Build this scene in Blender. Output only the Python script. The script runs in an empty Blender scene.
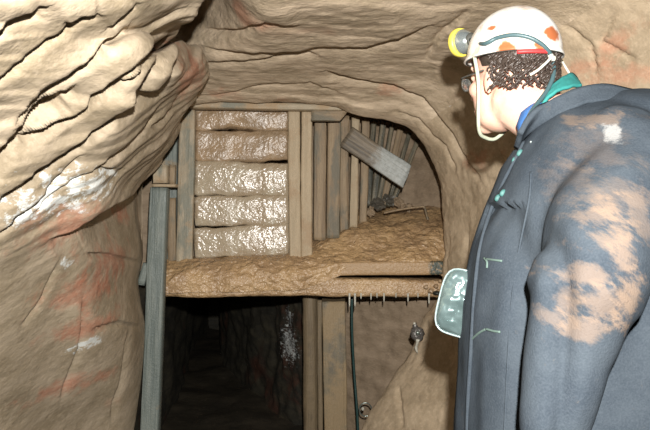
import bpy, bmesh, math, random
import numpy as np
from mathutils import Vector, Matrix, noise
from mathutils.bvhtree import BVHTree
random.seed(7)
C = bpy.context.scene.collection
F, CZ = 632.0, 1.3
def P(x, y, Y): return Vector(((x-325)/F*Y, Y, CZ+(215-y)/F*Y))

# ------------------------------------------------------------------ materials
class M:
    def __init__(s, name):
        s.m = bpy.data.materials.new(name); s.m.use_nodes = True
        s.t = s.m.node_tree; s.b = s.t.nodes['Principled BSDF']
        s.co = s.t.nodes.new('ShaderNodeTexCoord').outputs['Object']
    def n(s, typ, **k):
        o = s.t.nodes.new(typ)
        for a, v in k.items(): setattr(o, a, v)
        return o
    def put(s, sock, v):
        if hasattr(v, 'is_output'): s.t.links.new(v, sock)
        elif isinstance(v, (tuple, list)) and len(v) == 3 and sock.type == 'RGBA': sock.default_value = (*v, 1)
        else: sock.default_value = v
    def scaled(s, sc, co=None, rot=(0,0,0)):
        q = s.n('ShaderNodeMapping'); s.put(q.inputs['Vector'], co or s.co); q.inputs['Rotation'].default_value = rot
        m = s.n('ShaderNodeMapping'); s.put(m.inputs['Vector'], q.outputs[0]); m.inputs['Scale'].default_value = sc
        return m.outputs[0]
    def noise(s, scale, detail=4, rough=.55, co=None, dist=0):
        o = s.n('ShaderNodeTexNoise'); s.put(o.inputs['Vector'], co or s.co)
        o.inputs['Scale'].default_value = scale; o.inputs['Detail'].default_value = detail
        o.inputs['Roughness'].default_value = rough; o.inputs['Distortion'].default_value = dist
        return o.outputs['Fac']
    def math(s, op, a, b=0.0, c=None, clamp=False):
        o = s.n('ShaderNodeMath', operation=op, use_clamp=clamp)
        s.put(o.inputs[0], a); s.put(o.inputs[1], b)
        if c is not None: s.put(o.inputs[2], c)
        return o.outputs[0]
    def step(s, v, lo, hi):
        o = s.n('ShaderNodeMapRange', interpolation_type='SMOOTHSTEP')
        s.put(o.inputs['Value'], v); o.inputs['From Min'].default_value = lo; o.inputs['From Max'].default_value = hi
        return o.outputs['Result']
    def mix(s, f, a, b):
        o = s.n('ShaderNodeMix', data_type='RGBA')
        s.put(o.inputs[0], f); s.put(o.inputs[6], a); s.put(o.inputs[7], b)
        return o.outputs[2]
    def blob(s, c, r, nz, edge=.5, amp=1.2):      # a stain with its own ragged shape round point c (object coordinates)
        d = s.n('ShaderNodeVectorMath', operation='SUBTRACT'); s.put(d.inputs[0], s.co); d.inputs[1].default_value = c
        e = s.n('ShaderNodeVectorMath', operation='DIVIDE'); s.put(e.inputs[0], d.outputs[0]); e.inputs[1].default_value = r
        l = s.n('ShaderNodeVectorMath', operation='LENGTH'); s.put(l.inputs[0], e.outputs[0])
        v = s.math('MULTIPLY_ADD', s.math('SUBTRACT', nz, .5), amp*2, l.outputs['Value'])
        return s.math('SUBTRACT', 1.0, s.step(v, 1-edge, 1+edge*.3))
    def bump(s, h, strength, dist=.01, normal=None):
        o = s.n('ShaderNodeBump'); s.put(o.inputs['Height'], h)
        o.inputs['Strength'].default_value = strength; o.inputs['Distance'].default_value = dist
        if normal is not None: s.put(o.inputs['Normal'], normal)
        return o.outputs[0]
    def done(s, col, rough=.7, normal=None, metal=0, spec=.5, **k):
        s.put(s.b.inputs['Base Color'], col); s.put(s.b.inputs['Roughness'], rough)
        s.b.inputs['Metallic'].default_value = metal; s.b.inputs['Specular IOR Level'].default_value = spec
        if normal is not None: s.put(s.b.inputs['Normal'], normal)
        for a, v in k.items(): s.put(s.b.inputs[a.replace('_', ' ')], v)
        return s.m

def rock(name, base, dark, red, redamt=.62, rot=(0,0,0), stretch=(1,1,3), reds=(), whites=(), rough=.72, bumpk=1.0):
    m = M(name)
    st = m.scaled(stretch, rot=rot)
    a = m.noise(5, 5, .6, st); b = m.noise(2.2, 3, .5); c = m.noise(60, 4, .65, st)
    col = m.mix(m.step(a, .35, .68), dark, base)
    col = m.mix(m.math('MULTIPLY', m.step(b, redamt, redamt+.10), .75), col, red)
    n2 = m.noise(14, 4, .65)
    for p, r in reds: col = m.mix(m.math('MULTIPLY', m.blob(p, r, n2, .9, 1.8), .62), col, red)
    n3 = m.noise(30, 4, .7, st)
    for p, r in whites: col = m.mix(m.math('MULTIPLY', m.blob(p, r, n3, .7, 3.0), .8), col, (.80, .84, .82))
    col = m.mix(m.math('MULTIPLY', m.step(c, .45, .7), .28), col, (base[0]*1.35, base[1]*1.35, base[2]*1.4))
    col = m.mix(m.math('MULTIPLY', m.step(m.noise(25, 3, .6), .55, .75), .35), col, (dark[0]*.6, dark[1]*.6, dark[2]*.6))
    nb = m.bump(m.noise(16, 4, .55, st), .30*bumpk, .02)
    nb = m.bump(m.noise(110, 3, .6), .35*bumpk, .005, nb)
    rg = m.math('MULTIPLY_ADD', m.noise(9, 3), -.35, rough+.17)
    return m.done(col, rg, nb, spec=.4)

def mud(name, a, b, hi, rough=.33, glit=.8, fine=170):
    m = M(name)
    col = m.mix(m.step(m.noise(7, 5, .6), .35, .65), a, b)
    col = m.mix(m.math('MULTIPLY', m.step(m.noise(30, 4, .7), .54, .72), .6), col, hi)
    nb = m.bump(m.noise(22, 3, .55), .8 if rough > .38 else .35, .02)
    nb = m.bump(m.noise(fine, 2, .6), glit, .009, nb)
    return m.done(col, m.math('MULTIPLY_ADD', m.noise(12, 3), .3, rough-.15, clamp=True), nb, spec=1.0)

def wood(name, a, b, mudc=None, mudamt=.55, stain=None, rough=.6, wet=False):
    m = M(name)
    oi = m.n('ShaderNodeObjectInfo')
    ad = m.n('ShaderNodeVectorMath', operation='MULTIPLY_ADD')
    cb = m.n('ShaderNodeCombineXYZ')
    for i in range(3): m.put(cb.inputs[i], oi.outputs['Random'])
    m.put(ad.inputs[0], cb.outputs[0]); ad.inputs[1].default_value = (7, 11, 5); m.put(ad.inputs[2], m.co)
    m.co = ad.outputs[0]
    g = m.noise(9, 5, .6, m.scaled((6, 6, .35)))
    col = m.mix(m.step(g, .35, .65), a, b)
    if stain: col = m.mix(m.math('MULTIPLY', m.step(m.noise(4, 4, .6, m.scaled((3, 3, 1))), .5, .62), .85), col, stain)
    if mudc: col = m.mix(m.step(m.noise(5, 5, .65), mudamt, mudamt+.14), col, mudc)
    nb = m.bump(g, .7, .01)
    nb = m.bump(m.noise(90, 3, .7), .5, .005, nb)
    rg = m.math('MULTIPLY_ADD', m.noise(14, 3), .5, rough-.25) if wet else rough
    return m.done(col, rg, nb, spec=.5)

def plain(name, col, rough=.6, metal=0, bump=.2, var=.35, **k):
    m = M(name)
    c = m.mix(m.math('MULTIPLY', m.step(m.noise(40, 3, .6), .45, .7), var), col, tuple(v*.45 for v in col))
    return m.done(c, rough, m.bump(m.noise(160, 3), bump, .003), metal, **k)

# ------------------------------------------------------------------ object helpers
def wloc(o):
    v = Vector((0,0,0))
    while o: v += o.location; o = o.parent
    return v
def link(name, me, mat, parent=None, smooth=True):
    if parent is not None:
        me.transform(Matrix.Translation(-wloc(parent)))
    if smooth: me.polygons.foreach_set('use_smooth', [True]*len(me.polygons))
    me.materials.append(mat)
    o = bpy.data.objects.new(name, me); C.objects.link(o); o.parent = parent
    return o
def from_bm(name, bm, mat, parent=None, smooth=True):
    bmesh.ops.recalc_face_normals(bm, faces=bm.faces)
    me = bpy.data.meshes.new(name); bm.to_mesh(me); bm.free()
    return link(name, me, mat, parent, smooth)
def recentre(o, at=None):
    me = o.data
    co = np.empty(len(me.vertices)*3); me.vertices.foreach_get('co', co); co = co.reshape(-1,3)
    c = Vector(at) if at is not None else Vector(((co[:,0].min()+co[:,0].max())/2, (co[:,1].min()+co[:,1].max())/2, co[:,2].min()))
    me.transform(Matrix.Translation(-c)); o.location = c
    return o
def tag(o, label=None, cat=None, group=None, kind=None):
    for k, v in (('label', label), ('category', cat), ('group', group), ('kind', kind)):
        if v: o[k] = v
    return o
def empty(name, loc, label, cat, group=None):
    o = bpy.data.objects.new(name, None); C.objects.link(o); o.location = loc
    return tag(o, label, cat, group)

# ------------------------------------------------------------------ rock patches
def cr(ctrl, n):                       # Catmull-Rom along axis 0
    K = ctrl.shape[0]; ext = np.concatenate([2*ctrl[:1]-ctrl[1:2], ctrl, 2*ctrl[-1:]-ctrl[-2:-1]])
    u = np.linspace(0, K-1, n); i = np.minimum(u.astype(int), K-2); t = (u-i).reshape((-1,)+(1,)*(ctrl.ndim-1))
    a, b, c, d = ext[i], ext[i+1], ext[i+2], ext[i+3]
    return .5*((2*b)+(-a+c)*t+(2*a-5*b+4*c-d)*t*t+(-a+3*b-3*c+d)*t**3)
def surf(rows, nu, nv):
    A = np.array([[tuple(p) for p in r] for r in rows], float)
    A = cr(A, nu); return np.swapaxes(cr(np.swapaxes(A, 0, 1), nv), 0, 1)
def nrm(G, toward=(0,0,CZ)):
    du = np.gradient(G, axis=0); dv = np.gradient(G, axis=1); n = np.cross(du, dv)
    n /= np.linalg.norm(n, axis=2, keepdims=True)+1e-9
    s = np.sign(((np.array(toward)-G)*n).sum(2, keepdims=True)); s[s == 0] = 1
    return n*np.sign(s.mean())
def seg(px, py, pts):                  # signed distance to polyline, + on its right-hand side (screen y down)
    best = np.full(px.shape, 1e9); sg = np.zeros(px.shape); tt = np.zeros(px.shape)
    L = [0]
    for (x0,y0),(x1,y1) in zip(pts, pts[1:]): L.append(L[-1]+math.hypot(x1-x0, y1-y0))
    for k, ((x0,y0),(x1,y1)) in enumerate(zip(pts, pts[1:])):
        dx, dy = x1-x0, y1-y0; l2 = dx*dx+dy*dy
        t = np.clip(((px-x0)*dx+(py-y0)*dy)/l2, 0, 1)
        d = np.hypot(px-x0-t*dx, py-y0-t*dy); s = np.sign((px-x0)*dy*-1+(py-y0)*dx)
        m = d < best; best[m] = d[m]; sg[m] = s[m]; tt[m] = ((L[k]+t*math.hypot(dx,dy))/L[-1])[m]
    return best, sg, tt
def nz(G, f, k=0, oct=1, sc=(1,1,1)):
    q = G.reshape(-1,3)*np.array(sc)*f+k
    fn = noise.noise if oct == 1 else (lambda v: noise.fractal(v, 1.0, 2.1, oct))
    return np.array([fn(Vector(v)) for v in q]).reshape(G.shape[:2])
def saw(q, w=.14):                     # slow rise, quick drop : overlapping ledges
    f = q-np.floor(q); return np.where(f < 1-w, f/(1-w), (1-f)/w)
def ledges(G, n, freq, amp, k, warp=.5, w=.14):
    q = (G*np.array(n)).sum(2)*freq+warp*nz(G, 2.0, k, 3)*2
    a = np.clip(.5+1.1*nz(G, 2.7, k+9, 1), 0, 1.3)
    return (saw(q, w)-.5)*amp*a
def carve(px, py, pts, depth, w, lip=0, lipw=14, taper=True, pw=2):
    # a crack: the ground right under the line drops away, the lip above it stands proud
    wob = np.array([noise.noise(Vector((x*.03, y*.03, 3.3)))+.25*noise.noise(Vector((x*.12, y*.12, 7.3))) for x, y in zip(px.ravel(), py.ravel())]).reshape(px.shape)
    d, s, t = seg(px+2.5*wob, py+2.5*wob, pts)
    e = np.clip(np.sin(np.clip(t, .02, .98)*math.pi)*2.2, 0, 1) if taper else 1
    below = np.where(s > 0, np.exp(-(d/w)**pw), np.exp(-(d/1.2)**2))
    above = np.where(s > 0, 0, np.exp(-(d/lipw)**2)*(1-np.exp(-(d/1.5)**2)))
    return e*(-depth*below + lip*above)
def grid_mesh(name, G, mat, lo=None, hi=None):
    nu, nv = G.shape[:2]; lo = lo or 0; hi = hi or nu-1
    G = G[lo:hi+1]; nu = G.shape[0]
    v = G.reshape(-1,3); idx = np.arange(nu*nv).reshape(nu, nv)
    f = np.stack([idx[:-1,:-1], idx[1:,:-1], idx[1:,1:], idx[:-1,1:]], 2).reshape(-1,4)
    me = bpy.data.meshes.new(name); me.from_pydata([tuple(p) for p in v], [], f.tolist()); me.update()
    o = link(name, me, mat); tag(o, kind='structure'); return o
def on(x, y):
    i = np.argmin((px-x)**2+(py-y)**2); return Vector(G.reshape(-1,3)[i])
def pxof(G): return 325+F*G[...,0]/np.maximum(G[...,1], .05), 215-F*(G[...,2]-CZ)/np.maximum(G[...,1], .05)

# ---- left wall: leaning slabs
TAN, TAND, RED = (.50,.40,.285), (.30,.235,.16), (.50,.20,.11)
edge = [(-260,262,1.3),(-70,240,1.45),(-30,222,1.5),(0,204,1.58),(18,188,1.68),(34,177,2.0),(50,200,2.35),(75,208,2.45),(105,188,2.62),(120,181,2.68),(141,173,2.72),
        (164,158,2.74),(182,149,2.88),(200,148,2.92),(230,148,2.92),(256,146,2.92),(280,140,2.92),(300,141,2.9),(330,145,2.88),(380,141,2.85),(430,134,2.85),(490,125,2.85)]
rows = []
for (y, xe, Ye) in edge:
    k = min(1, max(0, y/430))
    y0 = .80+1.05*k; y1 = .92+1.15*k; y2 = 1.1+1.25*k; y3 = 1.38+1.2*k
    r = [P(-150, y*1.15-20, y0*.82), P(-70, y, y0), P(0, y, y1), P(xe*.38, y, y2), P(xe*.68, y, (y2+y3)/2+.1*k), P(xe*.9, y, y3+ (Ye-y3)*.45), P(xe, y, Ye)]
    r += [P(xe, y, Ye)+Vector((-.05,.05,0)), P(xe, y, Ye)+Vector((-.22,.30,.0))]
    rows.append(r)
G = surf(rows, 420, 330); N = nrm(G); px, py = pxof(G)
D = ledges(G, (.15,-.50,.86), 7.0, .018, 1.0, .16, .16) + ledges(G, (.15,-.44,.88), 23, .006, 4.0, .2, .2) + .022*nz(G, 2.2, 5, 2) + .003*nz(G, 20, 2, 2, (1,.5,1))
fd, fs, _ = seg(px, py, [(-200,400),(52,243),(150,176),(200,140)])
fade = 1/(1+np.exp(fd*fs/9.0))          # ledges belong to the upper slabs, below is a smoother face
fade = np.clip(fade, .12, 1)
D *= fade; DN = D; D = 0*D
def cv(*a, **k):
    global D
    D = D+carve(px, py, *a, **k)
def sm(p, n=14): return [(float(q[0]), float(q[1])) for q in cr(np.array(p, float), n)]
cv(sm([(-30,48),(0,26),(16,17),(40,7)]), .10, 7, .008)
cv(sm([(-10,86),(5,75),(33,48),(62,24),(80,10)]), .05, 5, .006)
cv(sm([(62,18),(76,11),(94,8)], 8), .035, 4, .006)
cv(sm([(104,22),(118,13),(136,3)], 8), .035, 4, .006)
cv(sm([(15,122),(42,86),(60,71),(95,46),(122,24)]), .075, 6, .010)
cv(sm([(34,106),(56,82),(78,68),(104,47)]), .04, 4, .006)
cv(sm([(-25,185),(0,152),(20,127),(40,108),(62,92)]), .24, 13, .012, pw=4)
cv(sm([(22,150),(48,127),(72,110),(100,88),(118,68),(135,56),(160,42),(186,24),(206,2)], 24), .15, 7, .015, lipw=20, pw=4)
cv(sm([(100,100),(120,81),(136,71),(150,52)], 10), .05, 4, .006)
cv(sm([(-30,222),(0,198),(40,165),(70,147),(98,129),(115,109),(138,86),(154,64)], 22), .20, 9, .015, lipw=18, pw=4)
cv(sm([(112,116),(138,101),(160,86),(172,66),(178,46)], 12), .09, 6, .012)
cv(sm([(150,128),(168,112),(186,95),(202,78)], 10), .035, 3, .006)
cv(sm([(-10,238),(20,212),(45,190),(82,160)], 10), .05, 4, .006)
cv(sm([(95,170),(122,150),(142,130),(160,110)], 10), .04, 3.5, .006)
cv(sm([(30,214),(60,190),(96,172),(120,168)], 10), .025, 3, .005)
# slab lip over the recessed lower face
d, s, t = seg(px, py, [(50,242),(80,229),(110,211),(130,197),(142,183),(158,165)])
D -= np.where(s > 0, .13*np.clip(t*1.6, 0, 1)*np.exp(-(d/55)**2)*(1-np.exp(-(d/2.5)**2)), 0)
cv([(50,242),(80,229),(110,211),(130,197),(142,183),(156,166)], .03, 4, .008)
for a in ([(20,330),(40,300),(60,262)], [(95,260),(120,258),(145,262)], [(90,330),(118,322),(140,326)], [(60,400),(80,350),(84,300)], [(110,420),(122,380),(128,330)]):
    cv(a, .014, 4, .004)
vv = np.linspace(0, 1, G.shape[1]); D *= np.clip((1.0-vv)*9, 0, 1)[None,:]
low = (py > 185)
DN = DN*np.clip((1.0-vv)*9, 0, 1)[None,:]*np.where(low, (1-.75*np.exp(-((vv-.75)/.08)**2))[None,:], 1)
INTO = np.array((-.62,.76,-.12)); D = D*np.clip((.86-vv)*12, 0, 1)[None,:]
bl = np.clip((vv-.50)/.2, 0, 1)[None,:,None]; DIR = N*(1-bl)-INTO*bl; DIR /= np.linalg.norm(DIR, axis=2, keepdims=True)
G = G+N*DN[...,None]+DIR*D[...,None]
px, py = pxof(G)
rk_left = rock('pale brown leaning rock', (.46,.375,.27), (.295,.235,.155), (.46,.17,.10), .68, rot=(-.5,0,0), stretch=(1,.9,1.5),
    reds=[(on(75,228), (.3,.20,.07)), (on(112,262),(.3,.25,.08)), (on(90,290),(.3,.25,.06)), (on(96,325),(.3,.2,.05)), (on(195,74),(.12,.28,.10)), (on(120,212),(.3,.16,.04)), (on(70,385),(.3,.2,.04))],
    whites=[(on(88,184),(.3,.16,.030)), (on(48,200),(.3,.13,.030)), (on(22,216),(.3,.08,.018)), (on(88,344),(.3,.06,.018)), (on(68,262),(.3,.03,.014)), (on(110,172),(.3,.06,.015))])
grid_mesh('wall_left', G, rk_left)

# ---- arch: ceiling and right wall in one surface, split into two meshes
st = [  # lip, then outward towards the camera
 [(150,130,3.0),(140,90,2.8),(130,50,2.5),(130,10,2.1),(130,-50,1.7)],
 [(180,112,2.98),(180,85,2.8),(175,45,2.55),(178,10,2.6),(178,-60,2.2)],
 [(200,105,2.95),(203,84,2.75),(207,50,2.46),(210,12,2.32),(212,-70,1.8)],
 [(250,103,2.95),(252,82,2.72),(256,50,2.33),(258,12,1.88),(255,-70,1.45)],
 [(300,102,2.95),(303,80,2.72),(308,48,2.32),(310,10,1.86),(305,-70,1.42)],
 [(335,105,2.95),(342,82,2.73),(355,50,2.33),(365,10,1.9),(370,-70,1.45)],
 [(358,114,2.95),(372,90,2.75),(392,56,2.38),(415,12,1.95),(440,-70,1.5)],
 [(388,119,2.95),(408,96,2.74),(438,62,2.40),(475,20,2.0),(540,-60,1.55)],
 [(412,131,2.95),(432,112,2.73),(470,82,2.42),(530,35,2.05),(640,-40,1.62)],
 [(428,152,2.95),(450,140,2.72),(492,118,2.40),(565,85,2.05),(720,20,1.60)],
 [(440,182,2.95),(464,176,2.70),(506,165,2.38),(585,140,2.03),(760,100,1.55)],
 [(444,215,2.95),(470,213,2.68),(512,208,2.36),(592,200,2.0),(780,200,1.5)],
 [(444,260,2.95),(471,260,2.68),(514,260,2.36),(595,260,2.0),(780,280,1.5)],
 [(441,292,2.95),(468,300,2.68),(512,310,2.36),(595,320,2.0),(780,360,1.5)],
 [(428,315,2.95),(460,325,2.68),(508,340,2.36),(592,370,2.0),(780,430,1.5)],
 [(413,350,2.95),(450,360,2.66),(500,385,2.34),(585,430,1.98),(780,520,1.5)],
 [(392,380,2.92),(438,400,2.62),(490,435,2.3),(580,480,1.96),(770,640,1.5)],
 [(366,430,2.88),(420,450,2.58),(475,490,2.28),(570,550,1.94),(760,740,1.5)],
 [(352,500,2.85),(410,530,2.55),(470,570,2.25),(560,640,1.92),(740,880,1.5)],
]
rows = []
cc = P(310, 230, 2.95)
for r in st:
    L = P(*r[0]); out = (L-cc); out.y = 0; out.normalize()
    rows.append([L+out*.16+Vector((0,.45,0)), L+out*.06+Vector((0,.12,0)), L]+[P(*q) for q in r[1:]])
G = surf(rows, 520, 260); N = nrm(G); px, py = pxof(G)
kc = 1/(1+np.exp((px-430+(py-120)*.6)/25))       # 1 on the ceiling, 0 on the right wall
D = kc*(ledges(G, (.06,-.75,.62), 5, .010, 11, .22, .16)+ledges(G, (.08,-.6,.75), 17, .003, 15, .35)) \
  + (1-kc)*(ledges(G, (.5,.3,.75), 5, .012, 21, .4)+ledges(G, (.6,.2,.5), 13, .004, 25, .5)) + .012*nz(G, 3.0, 5, 2)+.0025*nz(G, 25, 2, 2)
cv([(200,63),(235,60),(265,58),(298,51),(318,56)], .03, 4, .012, lipw=20)
cv([(200,46),(260,48),(320,45),(368,46),(400,38),(432,27)], .03, 6, .018, lipw=16)
cv([(326,71),(345,75),(370,81),(395,86),(412,93),(424,98)], .05, 4, .016)
cv([(195,100),(235,92),(275,83),(310,80),(345,95)], .014, 4, .008)
cv([(205,28),(240,30),(265,22),(300,26)], .016, 4, .008)
cv([(412,92),(425,102),(438,118),(452,133),(462,152),(480,178)], .04, 3, .012)
cv([(398,112),(418,118),(433,136),(446,146),(455,170)], .022, 3, .010)
cv([(470,10),(455,28),(440,40),(425,60)], .014, 4, .006)
for a in ([(448,235),(446,300),(452,360)], [(560,20),(590,45),(600,80)], [(620,10),(600,40),(640,60)], [(428,320),(425,345),(418,365)], [(468,230),(462,300)], [(398,385),(404,430)],[(485,120),(498,150),(505,165)]):
    cv(a, .014, 3, .004)
jj = np.linspace(0, 6, G.shape[1]); D *= np.clip(jj/1.8, .15, 1)[None,:]
G = G+N*D[...,None]
ui = int(520*8.2/18)
px, py = pxof(G)
rk_ceil = rock('layered grey brown roof rock', (.60,.48,.345), (.41,.325,.22), (.52,.27,.17), .66, stretch=(1,2.2,5),
    reds=[(on(392,88),(.06,.1,.03)), (on(222,93),(.06,.1,.02)), (on(240,8),(.2,.1,.03))])
rk_right = rock('brown side rock', (.53,.42,.29), (.36,.28,.185), (.55,.27,.17), .66, stretch=(1,1,1.3), rot=(0,.5,0),
    reds=[(on(612,45),(.04,.2,.04)), (on(625,75),(.1,.2,.03)), (on(590,62),(.05,.2,.03)), (on(478,160),(.05,.2,.04)), (on(400,90),(.05,.2,.03))],
    whites=[(on(435,104),(.04,.2,.02))])
grid_mesh('ceiling', G, rk_ceil, 0, ui)
grid_mesh('wall_right', G, rk_right, ui, 519)

# ---- rock behind the timber and the low passage
rk_shade = rock('passage rock darkened for shade', (.06,.052,.034), (.028,.026,.02), (.09,.03,.017), .55, reds=[(P(285,350,3.9),(.10,.3,.3))],  # near-black base colour paints in the passage's shade and light falloff
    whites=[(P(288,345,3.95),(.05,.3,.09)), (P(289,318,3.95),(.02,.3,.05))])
rk_rec = rock('brown recess rock', (.36,.27,.185), (.25,.185,.12), (.36,.2,.13), .66)
def simple(name, rows, nu, nv, mat, amp=.04, k=0, tw=(0,0,CZ)):
    G = surf(rows, nu, nv); N = nrm(G, tw)
    D = amp*nz(G, 2.5, k, 4)+.012*nz(G, 12, k+3, 3)
    return grid_mesh(name, G+N*D[...,None], mat)
def V(*a): return Vector(a)
simple('wall_back', [[V(x, Y, z) for (x, Y) in ((-1.2,3.35),(-.6,3.42),(0,3.5),(.2,3.62),(.38,3.72),(.52,3.62),(.68,3.42),(.85,3.1))] for z in (1.0,1.2,1.45,1.7,1.9,2.1)], 60, 90, rk_rec, .03, 31)
pr = [(.80,2.9),(.58,3.3),(.36,3.45),(.14,3.6),(-.16,3.85),(-.37,4.3),(-.70,5.0),(-.98,6.0),(-1.1,7.2)]
simple('wall_passage_front', [[V(x, Y, z) for (x, Y) in pr[:4]+[(.04,3.67)]] for z in (-.1,.2,.5,.8,1.02)], 60, 80, rk_rec, .03, 41)
simple('wall_passage_right', [[V(x, Y, z) for (x, Y) in [(.10,3.63)]+pr[4:]] for z in (-.1,.2,.5,.8,1.02)], 70, 160, rk_shade, .05, 41)
simple('wall_passage_left', [[V(x, Y, z) for (x, Y) in ((-.9,2.75),(-.93,3.2),(-1.02,4),(-1.12,5),(-1.3,6.2),(-1.3,7.4))] for z in (-.1,.2,.5,.8,1.02)], 50, 90, rk_shade, .05, 45)
simple('wall_passage_end', [[V(-1.5,7.1,z), V(-1.2,7.15,z), V(-.9,7.1,z)] for z in (-.1,.5,1.02)], 20, 20, rk_shade, .05, 49)
simple('ceiling_passage', [[V(x, Y, .955+.03*(Y-3.1)/4) for x in (-1.5,-.7,0,.4,.9)] for Y in (3.1,4,5,6,7.3)], 60, 60, rk_shade, .02, 51, (0,4,.3))
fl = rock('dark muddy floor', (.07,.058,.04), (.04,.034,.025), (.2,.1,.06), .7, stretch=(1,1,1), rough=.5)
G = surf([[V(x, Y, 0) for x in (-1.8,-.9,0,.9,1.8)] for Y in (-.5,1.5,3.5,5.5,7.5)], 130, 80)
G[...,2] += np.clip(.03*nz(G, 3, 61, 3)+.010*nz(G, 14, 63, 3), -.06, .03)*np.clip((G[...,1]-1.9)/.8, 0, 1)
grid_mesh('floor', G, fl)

# ------------------------------------------------------------------ timber
def board(name, b, t, w, th, mat, Y=None, lumps=.003, bevel=.006, cut=0, tilt=0, seed=0, parent=None, round_=False, yb=None, yt=None):
    """board from pixel-ray point b to t (x,y,depth) with width w (m) and thickness th; front face towards the camera"""
    p0, p1 = P(*b), P(*t); L = (p1-p0).length; z = (p1-p0).normalized()
    fy = Vector((math.sin(tilt), -math.cos(tilt), 0)); fy = (fy-z*fy.dot(z)).normalized(); x = z.cross(fy)*-1
    x = fy.cross(z)
    if round_:
        prof = [(w/2*math.cos(a), th/2*math.sin(a)) for a in np.linspace(0, 2*math.pi, 20, endpoint=False)]
    else:
        hw, ht, e = w/2, th/2, min(bevel, th*.4)
        prof = []
        for (sx, sy) in ((1,1),(-1,1),(-1,-1),(1,-1)):
            pts = [(sx*hw, sy*(ht-e)), (sx*(hw-e*.35), sy*(ht-e*.35)), (sx*(hw-e), sy*ht)]
            if sx*sy < 0: pts.reverse()
            prof += pts
            nx = {(1,1):(-1,1), (-1,1):(-1,-1), (-1,-1):(1,-1), (1,-1):(1,1)}[(sx,sy)]
            if nx[0] != sx:
                for f in (.25,.5,.75): prof.append(((hw-e)*sx*(1-2*f), sy*ht))
    bm = bmesh.new(); n = max(3, int(L/.02)); rings = []
    for i in range(n+1):
        s = L*i/n; ring = []
        for (a, c) in prof:
            ss = s+(cut*a if i == n else 0)
            q = Vector((a, c, ss)); d = noise.fractal(Vector((a*9+seed*3.1, c*9, s*4+seed)), 1, 2, 3)
            d2 = noise.noise(Vector((a*40, c*40+seed, s*18)))
            wgt = 1 if 0 < i < n else .6
            o = Vector((a, c, 0)).normalized()
            q += o*(lumps*(d+.5*d2))*wgt
            q.x += .004*math.sin(s*3+seed); 
            if i in (0, n): q.z += .006*noise.noise(Vector((a*60, c*30, seed*5.0+i)))
            ring.append(bm.verts.new(q))
        rings.append(ring)
    m = len(prof)
    for r0, r1 in zip(rings, rings[1:]):
        for k in range(m): bm.faces.new((r0[k], r0[(k+1)%m], r1[(k+1)%m], r1[k]))
    bm.faces.new(rings[0]); bm.faces.new(rings[-1])
    bmesh.ops.recalc_face_normals(bm, faces=bm.faces)
    me = bpy.data.meshes.new(name); bm.to_mesh(me); bm.free()
    me.polygons.foreach_set('use_smooth', [len(p.vertices) == 4 for p in me.polygons]); me.materials.append(mat)
    o = bpy.data.objects.new(name, me); C.objects.link(o)
    R = Matrix((x, fy*-1, z)).transposed().to_4x4(); R.translation = p0
    o.matrix_world = R
    if parent is not None:
        o.matrix_world = Matrix.Translation(-wloc(parent))@R; o.parent = parent
    return o
def wpx(w, Y): return w*Y/F

MUD = (.42,.29,.165)
w_blue = wood('blue grey weathered timber', (0.128,0.154,0.142), (0.204,0.229,0.206), (0.306,0.233,0.142), .60, rough=.5, wet=True)
w_grey = wood('pale grey weathered timber', (0.340,0.283,0.198), (0.425,0.358,0.253), (0.374,0.267,0.158), .5, stain=(0.204,0.208,0.166), wet=True)
w_tan = wood('pale tan planed timber', (0.377,0.297,0.191), (0.443,0.350,0.229), (0.369,0.265,0.160), .52)
w_brown = wood('brown muddy timber', (0.216,0.155,0.094), (0.317,0.233,0.141), (0.324,0.226,0.134), .58, stain=(0.144,0.134,0.100))
w_dark = wood('dark wet lagging timber', (.045,.05,.04), (.22,.185,.125), (.30,.22,.14), .66, rough=.4, wet=True)
w_low = wood('muddy prop timber', (0.136,0.102,0.060), (0.200,0.149,0.089), (0.200,0.149,0.086), .5)
w_lowg = wood('grey topped prop timber', (0.195,0.162,0.105), (0.143,0.125,0.091), (0.270,0.198,0.112), .40, wet=True)
m_mud = mud('orange brown wet mud', (.50,.33,.165), (.38,.245,.13), (.62,.46,.28), .40, .8, 90)
m_mudpl = mud('mud plastered wood', (.38,.26,.15), (.27,.19,.115), (.48,.38,.27), .36, .5, 58)
m_wetpl = mud('wet glistening grey wood', (.46,.39,.28), (.36,.275,.18), (.66,.62,.53), .25, .5, 55)

# five horizontal planks of the panel
pl = [(108,131,m_mudpl,.022,'topmost horizontal plank of the panel, smothered in brown mud'),
      (132,160,m_mudpl,.022,'second horizontal plank from the top of the panel, lumpy with brown mud'),
      (162,194,m_wetpl,.013,'wet shiny horizontal plank in the middle of the panel, third from top'),
      (196,224,m_wetpl,.012,'wet glistening grey horizontal plank, second from the bottom of the panel'),
      (226,256,m_wetpl,.012,'bottom horizontal plank of the panel, wet and grey, just above the mud ledge')]
for i, (ya, yb, m, lp, lab) in enumerate(pl):
    Y = 3.16-.004*i
    o = board('wall_plank', (195.5, (ya+yb)/2+(1,0,0,1,1)[i], Y), (289, (ya+yb)/2+(0,1,1,-1,-2)[i], Y), wpx(yb-ya+1.6, Y), .05, m, lumps=lp, bevel=.012, seed=i+1)
    tag(o, lab, 'plank', 'planks of the timber panel')
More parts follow.
